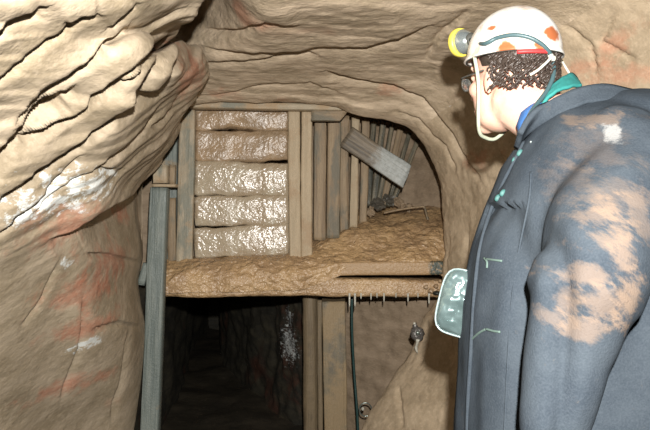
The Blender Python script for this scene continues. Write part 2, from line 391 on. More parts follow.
# uprights
tag(board('upright_board', (184.5,274,3.11), (187,109,3.11), wpx(16,3.11), .04, w_grey, seed=3), 'narrow pale grey upright board along the left edge of the plank panel', 'board')
tag(board('upright_board', (166,262,3.17), (168,112,3.17), wpx(21,3.17), .03, w_blue, seed=5), 'blue-grey upright board in the corner beneath the leaning rock, behind the pale upright', 'board')
tag(board('upright_board', (172.5,292,3.125), (172.5,198,3.125), wpx(8.5,3.12), .03, w_brown, seed=6), 'short brown upright board between the blue-grey prop and the pale upright', 'board')
tag(board('timber_block', (162,183.5,2.93), (162,166,2.93), wpx(14,2.93), .06, w_grey, seed=7, bevel=.004), 'small grey square timber block just above the blue-grey prop', 'block')
tag(board('timber_lath', (173,184,2.98), (173.5,165,2.98), wpx(6,2.98), .03, w_brown, seed=8, bevel=.003), 'tiny upright brown lath right of the small grey block', 'lath')
tag(board('timber_lath', (153,186,2.93), (177,186,2.93), wpx(2.8,2.93), .05, w_tan, seed=9, bevel=.002, lumps=.001), 'thin horizontal pale lath lying on top of the blue-grey prop', 'lath')
b0 = P(153,430,2.86); 
tag(board('pit_prop', (146.4, 215+F*1.3/2.86, 2.86), (161,188.2,2.93), wpx(17.5,2.88), .06, w_blue, seed=10, lumps=.0025), 'tall blue-grey squared timber prop leaning against the left rock wall', 'prop')
tag(board('timber_wedge', (141,284,2.93), (147,263,2.93), .035, .05, w_blue, seed=11), 'small grey wedge jammed between the left rock and the blue-grey prop', 'wedge')
tag(board('upright_board', (295.2,272,3.09), (295.2,110,3.09), wpx(12,3.09), .05, w_tan, seed=12), 'pale tan centre post board touching the right side of the plank panel', 'board')
tag(board('upright_board', (307.4,272,3.09), (307.4,110,3.09), wpx(11,3.09), .045, w_tan, seed=13), 'pale tan centre post board, its right-hand neighbour of the pair', 'board')
tag(board('upright_board', (320.5,240,3.18), (320.5,112,3.18), wpx(12,3.18), .035, w_brown, seed=14), 'brown upright board with dark streak immediately right of the centre post', 'board')
tag(board('upright_board', (333.5,238,3.18), (333.5,112,3.18), wpx(13,3.18), .035, w_brown, seed=15), 'brown upright board below the chamfered block, left of the leaning plank', 'board')
# header
tag(board('lintel_board', (191,105,3.04), (342,107.5,3.04), wpx(6.5,3.04), .07, w_grey, seed=16, lumps=.004), 'thin grey lintel board lying along the top of the timber panel under the roof', 'board')
bk = board('timber_block', (311.5,115,3.03), (344,115.5,3.03), wpx(11,3.03), .05, w_brown, seed=17, cut=.75, bevel=.004)
tag(bk, 'short brown block with slanted end nailed beneath the right end of the lintel', 'block')
# boards in the recess
for i, (xb, xt, Yb, w, lab) in enumerate([(345,345,3.24,8.5,'first tan upright lagging board right of the timber panel, under the leaning plank'),
        (354,355,3.28,8,'middle tan upright lagging board in the recess under the leaning plank'),(363,365,3.33,8,'third tan upright lagging board in the recess, beside the dark slats')]):
    tag(board('lagging_board', (xb,232-i*4,Yb), (xt,116+i*2,Yb), wpx(w,Yb), .025, (w_brown, w_tan, w_brown)[i], seed=20+i), lab, 'board', 'tan lagging boards in the recess')
sl = [(367,206,374,118,5.5),(373,208,384,121,6),(378,209,393,124,5),(383,208,401,128,6),(388,206,409,133,5),(393,202,417,140,5)]
names = ['leftmost dark leaning slat in the recess behind the fallen plank','second dark leaning slat from the left behind the fallen plank','third dark leaning slat from the left behind the fallen plank',
  'fourth dark leaning slat from the left behind the fallen plank','fifth dark leaning slat from the left, next to last','rightmost dark leaning slat, tilted furthest, against the brown rock']
for i, (xb, yb, xt, yt, w) in enumerate(sl):
    tag(board('lagging_plank', (xb,yb,3.42), (xt,yt,3.50), wpx(w,3.5), .025, w_dark if i != 3 else w_brown, seed=30+i, tilt=.15*(-1)**i), names[i], 'slat', 'dark leaning slats in the recess')
w_dia = M('grey plank with frosted end')
gco = w_dia.scaled((6,6,.4)); g = w_dia.noise(9, 5, .6, gco)
sx = w_dia.n('ShaderNodeSeparateXYZ'); w_dia.put(sx.inputs[0], w_dia.co)
fr = w_dia.step(w_dia.math('MULTIPLY_ADD', w_dia.noise(14, 4, .7), .20, sx.outputs['Z']), .25, .34)
colr = w_dia.mix(w_dia.step(g, .35, .65), (.085,.07,.05), (.20,.16,.11))
colr = w_dia.mix(w_dia.math('MULTIPLY', fr, .85), colr, w_dia.mix(w_dia.step(w_dia.noise(70, 4, .7), .2, .8), (.28,.30,.28), (.44,.47,.46)))
m_dia = w_dia.done(colr, .5, w_dia.bump(g, .7, .01))
tag(board('fallen_plank', (346,137,3.18), (407,177,3.14), wpx(23,3.16), .035, m_dia, seed=40, cut=-.25, lumps=.003), 'plank slanting down to the right with a whitish frosted lower end', 'plank')

# ---- mud ledge
xs = [150, 175, 200, 235, 270, 300, 330, 365, 400, 425, 446]
def lerp(a, b, t): return a+(b-a)*t
rows = []
front = {0: [293,293,292,292,291,290,280,265,263,263,263], 1: [280,279,278,277,277,275,266,262.5,261,261,261], 2: [271,269,268,266,266,265,261,260,259,258,258],
         3: [266,264,262,258,258,257,253,249,246,245,244], 4: [260,261,258,256,256,252,238,232,230,229,228], 5: [258,259,258,256,256,248,226,218,214,212,212], 6: [258,258,257,256,256,246,222,208,204,204,204]}
dep = {0: [2.955]*6+[2.965]+[2.99]*4, 1: [2.95]*6+[2.965]+[2.992]*4, 2: [2.99]*6+[3.01]*5, 3: [3.05]*6+[3.08]*5, 4: [3.10]*6+[3.18]*5, 5: [3.2]*6+[3.36,3.4,3.4,3.4,3.4], 6: [3.4]*6+[3.5,3.62,3.65,3.65,3.62]}
rows = [[P(xs[i], front[r][i], dep[r][i]) for i in range(11)] for r in range(7)]
G = surf(rows, 110, 260); N = nrm(G)
D = .016*nz(G, 7, 71, 4)+.006*nz(G, 40, 73, 3); G = G+N*D[...,None]
# close the underside so that the mud is a solid mass
bot = G.copy(); bot[...,2] = np.minimum(G[...,2]-.03, 1.02); 
o = grid_mesh('mud_ledge', G, m_mud); del o['kind']
tag(o, 'heaped orange-brown wet mud covering the ledge below the plank panel', 'mud', kind='stuff')

# ---- beams carrying the ledge
bmroot = empty('ledge_beam', P(305,297,3.03), 'long mud-caked horizontal beam with drips along its lower edge, carrying the mud ledge', 'beam')
board('lower_beam', (163,287,3.03), (441,287.5,3.03), wpx(18,3.03), .09, m_mud, seed=50, lumps=.007, bevel=.015, parent=bmroot)
w_end = M('brown board with blackish green end')
g = w_end.noise(60, 4, .6, w_end.scaled((2,2,.5)))
sx = w_end.n('ShaderNodeSeparateXYZ'); w_end.put(sx.inputs[0], w_end.co)
e = w_end.step(w_end.math('MULTIPLY_ADD', w_end.noise(40, 4, .7, w_end.scaled((.3,1,1))), .06, sx.outputs['Z']), .545, .57)
colr = w_end.mix(w_end.math('MULTIPLY', e, w_end.step(w_end.noise(80, 4, .7), .35, .5)), w_end.mix(g, (.34,.22,.115), (.45,.30,.16)), (.06,.075,.06))
m_end = w_end.done(colr, .35, w_end.bump(w_end.noise(90, 4, .6), .6, .008))
board('upper_board', (318,270,2.99), (444,268.5,2.99), wpx(13.5,3.0), .03, m_end, seed=51, lumps=.004, parent=bmroot)
m_black = plain('black wet iron', (.03,.035,.03), .3, .3)
m_lime = plain('pale wet lime crust', (.55,.53,.45), .25, 0, .8, .5)
def tube(name, pts, rad, mat, parent=None, n=10, closed=False):
    bm = bmesh.new(); pts = [Vector(p) for p in pts]; rings = []
    if not hasattr(rad, '__len__'): rad = [rad]*len(pts)
    pv = None
    for i, p in enumerate(pts):
        a = pts[(i-1)%len(pts)] if (i or closed) else p; b = pts[(i+1)%len(pts)] if (i < len(pts)-1 or closed) else p
        t = (b-a).normalized()
        if pv is None: pv = t.orthogonal().normalized()
        pv = (pv-t*pv.dot(t)).normalized(); q = t.cross(pv)
        rings.append([bm.verts.new(p+(pv*math.cos(k*2*math.pi/n)+q*math.sin(k*2*math.pi/n))*rad[i]) for k in range(n)])
    prs = list(zip(rings, rings[1:]))+([(rings[-1], rings[0])] if closed else [])
    for r0, r1 in prs:
        for k in range(n): bm.faces.new((r0[k], r0[(k+1)%n], r1[(k+1)%n], r1[k]))
    if not closed: bm.faces.new(rings[0]); bm.faces.new(rings[-1])
    return bm if name is None else from_bm(name, bm, mat, parent)
def spline(pts, n):
    A = np.array([tuple(p) for p in pts], float); return [Vector(p) for p in cr(A, n)]
for (x, y1, r) in ((349.5,307,.0035),(355,307,.0038),(361,299,.003),(371,300,.0025),(377,298,.0025),(384,302,.003),(396,298,.0022),(408,302,.0035),(418,298,.0022),(429,304,.0035)):
    y0 = 293; nn = 7
    tube('drip', [P(x, lerp(y0,y1,i/(nn-1)), 2.985) for i in range(nn)], [r*(1.5-.5*i/(nn-1)) if i < nn-1 else r*.5 for i in range(nn)], m_lime, bmroot, 8)
def lump(bm, c, r, rot=0, sub=2, jag=.25, seed=0, R=None):
    res = bmesh.ops.create_icosphere(bm, subdivisions=sub, radius=1)
    Rm = R or Matrix.Rotation(rot, 3, 'Y')
    for v in res['verts']:
        d = 1+jag*noise.fractal(v.co*1.7+Vector((seed*3.7,seed,0)), 1, 2, 3)
        v.co = Vector(c)+Rm@Vector((v.co.x*r[0]*d, v.co.y*r[1]*d, v.co.z*r[2]*d))
bm = bmesh.new()
for i, (x, y, r) in enumerate([(426,287,.014),(431,291,.018),(436,286,.014),(440,281,.012),(442,275,.009),(438,292,.016)]):
    lump(bm, P(x,y,2.962), (r*.8,.016,r*.7), .3*i, 2, .5, i)
from_bm('wet_clod', bm, m_mudpl, bmroot)
bm = bmesh.new(); lump(bm, P(437,293,2.955), (.022,.02,.010), 0, 3, .15, 5); from_bm('iron_bolt', bm, m_black, bmroot)

# ---- lower props, hose, fittings
tag(board('pit_prop', (310,215+F*1.3/3.30,3.30), (310,290,3.30), wpx(15,3.3), wpx(15,3.3), w_low, seed=60, round_=True, lumps=.004), 'round brown prop under the ledge, standing left behind the square prop', 'prop')
tag(board('pit_prop', (335.5,215+F*1.3/3.14,3.14), (334,300,3.14), wpx(23,3.14), .12, w_lowg, seed=61, lumps=.003), 'thick square prop with grey top standing under the middle of the ledge', 'prop')
tag(board('timber_strip', (320.5,215+F*1.3/3.2,3.2), (320.5,300,3.2), wpx(5,3.2), .03, w_low, seed=62), 'narrow brown strip standing between the round prop and the square prop', 'strip')
m_hose = plain('dark green hose rubber', (.02,.055,.05), .35)
pts = spline([P(352,296,3.26), P(352,330,3.26), P(354,370,3.26), P(357,410,3.24), P(359,450,3.22), P(362,215+F*1.28/3.2,3.2)], 40)
tag(tube('hose', pts, .007, m_hose), 'thin dark green hose hanging down the right side of the square prop', 'hose')
m_glass = plain('greenish dull metal', (.30,.34,.31), .25, .7)
ring = empty('metal_ring', P(365,417,3.22), 'small round metal ring beside the hose near the bottom of the square prop', 'ring')
cr_ = P(365.5,409.5,3.22)
tube('rim', [cr_+Vector((.031*math.cos(a), 0, .034*math.sin(a))) for a in np.linspace(0, 2*math.pi, 28, endpoint=False)], .0035, m_glass, ring, 8, True)
bm = bmesh.new(); lump(bm, cr_+Vector((-.014,-.002,.004)), (.008,.006,.010), 0, 2, .2, 2); from_bm('stud', bm, m_lime, ring)
fit = empty('wall_fitting', P(417,352,2.9), 'small round grey fitting with a dangling tail, on the brown rock below the ledge', 'fitting')
bm = bmesh.new(); lump(bm, P(417.5,334,2.86), (.030,.018,.032), 0, 3, .35, 9); lump(bm, P(415,326,2.86), (.012,.012,.016), 0, 2, .3, 3)
m_fit = plain('corroded grey metal', (.16,.15,.14), .3, .4, .8, .6); from_bm('disc', bm, m_fit, fit)
bm = bmesh.new(); lump(bm, P(418,333,2.838), (.011,.008,.011), 0, 2, .3, 4); from_bm('boss', bm, m_glass, fit)
tube('tail', spline([P(418,339,2.85),P(417,344,2.86),P(416,348,2.87),P(417.5,353,2.87)], 9), [.010,.008,.007,.006,.006,.008,.007,.005,.002], m_lime, fit)
bm = bmesh.new(); lump(bm, P(414.5,323.5,2.85), (.007,.006,.007), 0, 2, .3, 7); from_bm('nail_head', bm, m_lime, fit)

# ---- stones and stick in the recess
m_st = rock('dark wet rubble', (.12,.105,.08), (.06,.055,.045), (.2,.12,.08), .7, rough=.35)
m_st2 = rock('brown rubble', (.32,.24,.16), (.22,.16,.1), (.3,.16,.1), .6)
for i, (x, y, Y, r, m, lab) in enumerate([(378,205,3.36,.042,m_st,'dark wet stone at the foot of the leaning slats, leftmost of the rubble'),(389,200,3.42,.038,m_st,'dark wet stone at the foot of the leaning slats, middle of the rubble'),
    (399,203,3.40,.032,m_st2,'brown stone right of the dark stones under the whitish plank end'),(371,212,3.30,.026,m_st2,'small brown stone below the leftmost dark stone'),(408,208,3.42,.024,m_st2,'smallest brown stone beside the crooked stick')]):
    bm = bmesh.new(); lump(bm, P(x,y,Y), (r,r*.8,r*.75), .5*i, 3, .55, i+20)
    tag(recentre(from_bm('stone', bm, m, None, False)), lab, 'stone', 'rubble at the foot of the slats')
tag(recentre(tube('bent_stick', spline([P(384,213,3.22),P(400,209.5,3.23),P(418,207,3.24),P(424,207,3.24),P(426,213,3.22),P(428,220,3.2)], 24), .0055, w_brown)), 'bent brown stick lying on the mud in the right of the recess', 'stick')

# ------------------------------------------------------------------ person
base = Vector((.52,1.28,0))
person = empty('person', base, 'person in muddy navy coat and helmet with headlamp, seen from their left side', 'person')
def ell(bm, c, r, R=None, sub=3):
    res = bmesh.ops.create_icosphere(bm, subdivisions=sub, radius=1)
    for v in res['verts']:
        q = Vector((v.co.x*r[0], v.co.y*r[1], v.co.z*r[2])); v.co = Vector(c)+((R@q) if R else q)
def caps(bm, pts, rad, n=16):
    b2 = tube(None, pts, rad, None, None, n); me = bpy.data.meshes.new('t'); b2.to_mesh(me); b2.free(); bm.from_mesh(me); bpy.data.meshes.remove(me)
    for p, r in ((pts[0], rad[0]), (pts[-1], rad[-1])): ell(bm, p, (r,r,r), None, 2)
def loft(bm, rings, n=40):
    rr = []
    for (cx, cy, cz, ax, ay, rot, ex) in rings:
        ring = []
        for k in range(n):
            a = 2*math.pi*k/n; c, s = math.cos(a), math.sin(a)
            x = ax*math.copysign(abs(c)**ex, c); y = ay*math.copysign(abs(s)**ex, s)
            ring.append(bm.verts.new((cx+x*math.cos(rot)-y*math.sin(rot), cy+x*math.sin(rot)+y*math.cos(rot), cz)))
        rr.append(ring)
    for r0, r1 in zip(rr, rr[1:]):
        for k in range(n): bm.faces.new((r0[k], r0[(k+1)%n], r1[(k+1)%n], r1[k]))
    bm.faces.new(rr[0]); bm.faces.new(rr[-1])
def remesh(bm, vox, smooth, name='tmp'):
    bmesh.ops.recalc_face_normals(bm, faces=bm.faces)
    me = bpy.data.meshes.new(name); bm.to_mesh(me); bm.free()
    o = bpy.data.objects.new(name, me); C.objects.link(o)
    r = o.modifiers.new('r', 'REMESH'); r.mode = 'VOXEL'; r.voxel_size = vox
    if smooth: s = o.modifiers.new('s', 'SMOOTH'); s.iterations = smooth; s.factor = .5
    dg = bpy.context.evaluated_depsgraph_get(); dg.update()
    out = bpy.data.meshes.new_from_object(o.evaluated_get(dg)); bpy.data.objects.remove(o); bpy.data.meshes.remove(me)
    return out
Hc = Vector((.410,1.40,1.612)); f_ = Vector((-.52,.85,.03)).normalized(); l_ = Vector((-f_.y, f_.x, 0)).normalized(); u_ = f_.cross(l_)*-1
u_ = Vector((0,0,1)); u_ = (u_-f_*u_.dot(f_)).normalized()
HR = Matrix((f_, l_, u_)).transposed()
def H(a, b, c): return Hc+HR@Vector((a, b, c))
bm = bmesh.new()
ell(bm, H(-.012,0,.03), (.094,.074,.085), HR); ell(bm, H(.03,0,-.04), (.06,.058,.085), HR)
ell(bm, H(.025,0,-.085), (.055,.052,.042), HR); ell(bm, H(.068,0,-.108), (.022,.024,.020), HR)
ell(bm, H(.096,0,-.025), (.016,.011,.024), HR, 2); ell(bm, H(.104,0,-.040), (.014,.014,.010), HR, 2)
ell(bm, H(.086,0,-.073), (.012,.024,.006), HR, 2); ell(bm, H(.084,0,-.083), (.012,.020,.006), HR, 2)
ell(bm, H(.080,0,.022), (.014,.045,.010), HR, 2)
for s in (-1, 1):
    ell(bm, H(-.012,s*.076,-.025), (.018,.008,.030), HR, 2); ell(bm, H(.074,s*.030,0), (.013,.013,.011), HR, 2); ell(bm, H(.055,s*.038,-.03), (.028,.022,.022), HR, 2)
caps(bm, [H(-.025,0,-.06), Vector((.465,1.355,1.51)), Vector((.505,1.30,1.42))], [.064,.064,.066])
# trunk, arms, legs (mostly under the clothes)
loft(bm, [(.53,1.28,z,ax,ay,0,.85) for z, ax, ay in ((.86,.10,.15),(1.0,.115,.155),(1.15,.11,.14),(1.3,.12,.16),(1.42,.10,.17),(1.47,.06,.09))], 24)
SH, EL, WR = Vector((.535,1.11,1.405)), P(586,283,.99), P(549,430,.965)
SHr, ELr, WRr = Vector((.53,1.44,1.405)), Vector((.50,1.52,1.15)), Vector((.44,1.38,1.12))
caps(bm, [SH, EL], [.05,.042]); caps(bm, [EL, WR], [.042,.027]); caps(bm, [SHr, ELr], [.05,.042]); caps(bm, [ELr, WRr], [.042,.027])
for s in (-1, 1):
    y = 1.28+s*.10
    caps(bm, [Vector((.53,y,.88)), Vector((.515,y+s*.01,.50)), Vector((.54,y+s*.02,.09))], [.085,.058,.042])
    ell(bm, Vector((.50,y+s*.02,.05)), (.11,.04,.04))
def hand(bm, w, d, side, palm, curl):
    d = d.normalized(); nrm_ = (palm-d*palm.dot(d)).normalized(); t = d.cross(nrm_)*side
    R = Matrix((d, t, nrm_)).transposed()
    ell(bm, w+d*.045, (.052,.040,.015), R); ell(bm, w+d*.02+t*.022+nrm_*.006, (.030,.018,.014), R, 2)
    for k, (o, L) in enumerate(((.030,.072),(.010,.080),(-.011,.075),(-.030,.058))):
        p = w+d*.075+t*o*1.05; pts = [w+d*.05+t*o*.8, p]; a = 0
        for q, fr in enumerate((.45,.30,.25)):
            a += curl*(.6+.25*q); p = p+(d*math.cos(a)+nrm_*math.sin(a)+t*o*.8)*L*fr; pts.append(p)
        caps(bm, pts, [.009,.0092,.0085,.0078,.0065], 10)
    p = w+d*.015+t*.030; caps(bm, [p-t*.01, p+(d*.5+t*.8+nrm_*.25)*.032, p+(d*.75+t*.8+nrm_*.45)*.056, p+(d*1.1+t*.7+nrm_*.6)*.070], [.011,.0105,.0095,.0075], 10)
hand(bm, WR+(WR-EL).normalized()*.015, (WR-EL)+Vector((-.07,0,-.0)), 1, Vector((0,1,-.2)), .35)
BOX = Vector((.262,1.335,1.165))
hand(bm, WRr+Vector((-.012,0,.0)), Vector((-1,-.35,.25)), -1, Vector((-.1,-.2,1)), .55)
sk = M('skin'); c0 = sk.mix(sk.step(sk.noise(14, 3), .4, .7), (.78,.50,.38), (.70,.40,.30))
m_skin = sk.done(c0, .45, sk.bump(sk.noise(120, 3), .15, .003), Subsurface_Weight=.1)
body = link('body', remesh(bm, .005, 5), m_skin, person)

# hair : curls under the helmet brim
bm = bmesh.new()
rnd = random.Random(3)
ell(bm, H(-.022,0,.030), (.090,.080,.058), HR)
for i in range(260):
    a = rnd.uniform(-2.75, 2.75); zz = rnd.uniform(-.032, .04)
    if abs(a) < .0: continue
    rr = 1.0
    c, s = -math.cos(a*.58), math.sin(a*.58)
    b0 = Vector((-.012+.098*c, .080*s, zz)); out = Vector((c, s, 0))
    pts = []
    tw = rnd.uniform(0, 6); R0 = rnd.uniform(.0035,.007)
    for k in range(9):
        ph = tw+k*.95
        pts.append(H(*(b0+out*(.001+R0*.6*math.sin(ph))+Vector((-s, c, 0))*R0*math.cos(ph)+Vector((0,0,-.0035*k+.01)))))
    b2 = tube(None, pts, [.0021]*8+[.001], None, None, 5); me = bpy.data.meshes.new('t'); b2.to_mesh(me); b2.free(); bm.from_mesh(me)
m_hair = plain('dark curly hair', (.055,.04,.032), .4)
from_bm('hair', bm, m_hair, person)

# helmet
HO = H(-.008,0,.042)
RH = (.108,.092,.102)
def hel(x, y, k=1.0):                      # point on the helmet's near side seen through pixel x,y
    d = P(x, y, 1.0)-Vector((0,0,CZ)); o = HR.transposed()@(Vector((0,0,CZ))-HO); dd = HR.transposed()@d
    S = [1/(r*k) for r in RH]; o2 = Vector([o[i]*S[i] for i in range(3)]); d2 = Vector([dd[i]*S[i] for i in range(3)])
    a, b, c = d2.dot(d2), 2*o2.dot(d2), o2.dot(o2)-1; q = b*b-4*a*c
    t = (-b-math.sqrt(max(q, 0)))/(2*a); return Vector((0,0,CZ))+d*t
bm = bmesh.new(); n, mr = 64, 22; rr = []
for j in range(mr):
    ph = (j/(mr-1))*math.pi*.5*1.0
    for_r = math.cos(ph); z = math.sin(ph)
    ring = []
    for k in range(n):
        a = 2*math.pi*k/n; rib = 1+.010*math.exp(-((math.sin(a)*for_r)/.12)**2)
        ring.append(bm.verts.new(HO+HR@Vector((RH[0]*for_r*math.cos(a)*1.0, RH[1]*for_r*math.sin(a), RH[2]*z*rib))))
    rr.append(ring)
# brim
br = []
for (k1, dz) in ((1.02,-.004),(1.04,-.010),(1.035,-.013),(1.01,-.010),(.97,-.006)):
    br.append([bm.verts.new(HO+HR@Vector((RH[0]*(k1+(.07 if math.cos(2*math.pi*k/n) > 0 else 0)*max(0, math.cos(2*math.pi*k/n))*(k1 > 1.035))*math.cos(2*math.pi*k/n), RH[1]*k1*math.sin(2*math.pi*k/n), dz))) for k in range(n)])
seq = br[::-1]+rr
inner = [[bm.verts.new(HO+HR@Vector((RH[0]*.96*math.cos(ph)*math.cos(2*math.pi*k/n), RH[1]*.96*math.cos(ph)*math.sin(2*math.pi*k/n), RH[2]*.96*math.sin(ph)))) for k in range(n)] for ph in (1.5,1.2,.8,.4,.05)]
seq = inner+seq
for r0, r1 in zip(seq, seq[1:]):
    for k in range(n): bm.faces.new((r0[k], r0[(k+1)%n], r1[(k+1)%n], r1[k]))
bmesh.ops.remove_doubles(bm, verts=bm.verts, dist=.00005)
hm = M('white helmet with rust mud'); n14 = hm.noise(30, 5, .65)
colr = hm.mix(hm.math('MULTIPLY', hm.step(hm.noise(16, 5, .7), .47, .68), .8), (.86,.83,.78), (.60,.42,.30))
bo = base
for (x, y, r) in ((506,49,.020),(540,46,.014),(492,28,.010),(553,34,.022),(546,56,.02)):
    colr = hm.mix(hm.blob(hel(x,y)-bo, (r,.05,r*.8), n14, .4, .9), colr, (.42,.13,.05))
helmet = from_bm('helmet', bm, hm.done(colr, .4, hm.bump(hm.noise(60, 4), .3, .004)), person)
tag(helmet, 'white miner helmet smeared with rusty mud')
m_yel = plain('yellow plastic', (.80,.68,.10), .4, 0, .1, .1); m_chr = plain('scratched chrome', (.50,.56,.56), .2, .75, .1, .3)
m_cab = plain('grey green cable rubber', (.06,.11,.12), .4, 0, .1, .1); m_dk = plain('dark webbing', (.07,.07,.06), .7)
LC = P(463,42,1.50); lf = (f_+Vector((0,0,.02))).normalized(); LR = lf.to_track_quat('Z', 'Y').to_matrix()
def lathe(name, c, R, prof, mat, parent, n=36):
    bm = bmesh.new(); rr = [[bm.verts.new(c+R@Vector((r*math.cos(2*math.pi*k/n), r*math.sin(2*math.pi*k/n), z))) for k in range(n)] for r, z in prof]
    for r0, r1 in zip(rr, rr[1:]):
        for k in range(n): bm.faces.new((r0[k], r0[(k+1)%n], r1[(k+1)%n], r1[k]))
    bm.faces.new(rr[0]); bm.faces.new(rr[-1])
    return from_bm(name, bm, mat, parent)
lathe('lamp_rim', LC, LR, [(.024,.002),(.032,.001),(.034,.006),(.034,.014),(.031,.018),(.026,.018),(.025,.012)], m_yel, helmet)
lathe('lamp_housing', LC, LR, [(.0295,.002),(.029,-.006),(.025,-.012),(.021,-.02),(.016,-.026),(.009,-.03)], m_chr, helmet)
lathe('lamp_glass', LC, LR, [(.026,.013),(.020,.0165),(.010,.018),(.001,.0185)], plain('lamp glass', (.6,.7,.7), .08, .2), helmet)
bm = bmesh.new(); lump(bm, LC-lf*.030, (.010,.018,.016), 0, 3, .05, 1, HR); from_bm('lamp_bracket', bm, m_dk, helmet)
cab = [LC-lf*.018+Vector((0,-.02,-.004))]+[hel(x, y, 1.03) for x, y in ((483,44),(497,38),(513,35),(528,37),(540,43),(549,52))]+[P(553.5,63,1.315),P(553,77,1.30),P(546,92,1.285),P(536,105,1.265),P(529,116,1.24),P(526,126,1.235)]
tube('lamp_cable', spline(cab, 70), .0046, m_cab, helmet, 10)
# webbing round the brim, red band, chin strap, string
tube('helmet_band', spline([H(-.008+RH[0]*1.0*math.cos(a), RH[1]*1.0*math.sin(a), .030) for a in np.linspace(-.3, 3.3, 24)], 50), .0022, m_dk, helmet, 6)
tube('red_band', spline([H(-.008+RH[0]*1.0*math.cos(a), RH[1]*1.0*math.sin(a), .026-.002*math.sin(a)) for a in np.linspace(2.3, 3.0, 8)], 20), .0042, plain('red cord', (.6,.04,.04), .5), helmet, 8)
m_str = plain('pale dirty webbing', (.62,.60,.50), .7); 
tube('chin_strap', spline([H(.022,.088,.034),H(.018,.080,-.01),H(.020,.074,-.05),H(.030,.064,-.09),H(.046,.044,-.124),H(.055,.020,-.136),H(.055,-.02,-.136),H(.05,-.06,-.09),H(.05,-.086,.034)], 50), .0042, plain('pale green strap', (.46,.50,.38), .6), helmet, 8)
tube('string', spline([P(530,75,1.29),P(538,70,1.29),hel(546,63,1.06),hel(553,57,1.05),P(561,60,1.42),P(566,68,1.42),P(571,76,1.42)], 30), .0028, m_str, helmet, 8)
bm = bmesh.new(); 
for i in range(4): lump(bm, hel(552,57.5,1.05)+Vector((.003*(-1)**i,-.002*i+.003,.004*(i%2)-.002)), (.006,.004,.0045), .8*i, 2, .3, i)
from_bm('string_knot', bm, m_str, helmet)
# glasses
gl = tube('glasses', [H(.098,.052,-.002-.0)+HR@Vector((0,0,0))]+[H(.094-.09*t_, .054+.024*t_, .0) for t_ in (0,.3,.6,1)], .0018, m_dk, person, 6)
for s in (-1, 1):
    c = H(.106, s*.033, -.012)
    tube('lens_rim', [c+HR@Vector((-.010*abs(math.cos(a)) if s*math.cos(a) > 0 else 0, .019*math.cos(a), .015*math.sin(a))) for a in np.linspace(0, 2*math.pi, 24, endpoint=False)], .0014, m_dk, gl, 6, True)
    bm = bmesh.new(); vs = [bm.verts.new(c+HR@Vector((-.010*abs(math.cos(a)) if s*math.cos(a) > 0 else 0, .018*math.cos(a), .014*math.sin(a)))) for a in np.linspace(0, 2*math.pi, 24, endpoint=False)]
    fc = bm.faces.new(vs); bmesh.ops.solidify(bm, geom=[fc], thickness=.0015)
    gm = M('clear glass'+str(s)); from_bm('lens', bm, gm.done((.9,.95,.95), .05, spec=.6, Transmission_Weight=.9), gl)

# coat
bm = bmesh.new()
loft(bm, [(.530,1.27,.70,.262,.265,0,.85),(.528,1.27,.88,.256,.262,0,.85),(.527,1.27,1.0,.250,.255,0,.85),(.525,1.27,1.12,.243,.245,0,.85),(.525,1.27,1.22,.222,.235,0,.85),
          (.528,1.27,1.32,.195,.228,0,.87),(.532,1.27,1.40,.168,.222,0,.9),(.540,1.27,1.455,.140,.195,0,.95),(.545,1.27,1.50,.110,.135,0,1),(.54,1.275,1.52,.07,.08,0,1)], 48)
caps(bm, [SH+Vector((.0,.03,.015)), SH+Vector((.0,-.005,-.04)), SH*.4+EL*.6, EL], [.082,.094,.098,.096], 24)
caps(bm, [EL, EL*.5+WR*.5+Vector((-.004,0,.0)), WR+Vector((.004,0,.004))], [.090,.064,.050], 24)
caps(bm, [SHr, ELr], [.085,.082], 20); caps(bm, [ELr, WRr+Vector((.03,.03,0))], [.080,.055], 20)
ell(bm, (.605,1.27,1.485), (.115,.155,.062)); ell(bm, (.665,1.22,1.44), (.07,.14,.10))
coat = remesh(bm, .007, 12)
# folds
co = np.empty(len(coat.vertices)*3); coat.vertices.foreach_get('co', co); co = co.reshape(-1,3)
no = np.empty(len(coat.vertices)*3); coat.vertices.foreach_get('normal', no); no = no.reshape(-1,3)
out = co.copy()
for i, (p, q) in enumerate(zip(co, no)):
    v = Vector(p)
    d = .008*noise.fractal(Vector((v.x*6, v.y*6, v.z*2.2)), 1, 2, 3)+.0035*noise.noise(Vector((v.x*22, v.y*22, v.z*8)))
    k = max(0, 1-(v-EL).length/.14)                       # elbow creases fan round the bend
    d += k*.008*math.sin(34*(v.z+.5*v.x)+3*noise.noise(v*8))
    fold = math.exp(-((v.x-(.335+.012*math.sin(v.z*7)))/.018)**2)*(1 if v.z < 1.32 and v.y < 1.3 else 0)  # long fold behind the front edge
    d -= .018*fold
    for (s0, s1) in (((.50,1.0,1.42),(.62,1.1,1.30)),):
        pass
    out[i] = p+q*d
coat.vertices.foreach_set('co', out.ravel()); coat.update()
bvh = BVHTree.FromPolygons([tuple(v) for v in out], [tuple(p.vertices) for p in coat.polygons])
def oncoat(x, y, lift=.0):
    d = (P(x, y, 1)-Vector((0,0,CZ))).normalized(); h = bvh.ray_cast(Vector((0,0,CZ)), d)
    if h[0] is None: return P(x, y, 1.25)
    return h[0]-d*lift
cm = M('navy felt coat with dried mud')
na = cm.noise(34, 6, .78); nb_ = cm.noise(9, 5, .65); nd = cm.noise(13, 6, .72, cm.scaled((1,1,2.6), rot=(0,math.radians(-38),0))); nc = cm.noise(300, 2, .6)
col = cm.mix(cm.step(nb_, .3, .7), (.033,.043,.055), (.053,.066,.079))
col = cm.mix(cm.math('MULTIPLY', cm.step(nc, .3, .8), .35), col, (.085,.10,.118))
tanm, pale = (.205,.15,.112), (.32,.32,.31)
def sp(x, y): 
    h = oncoat(x, y); return Vector(h)-base
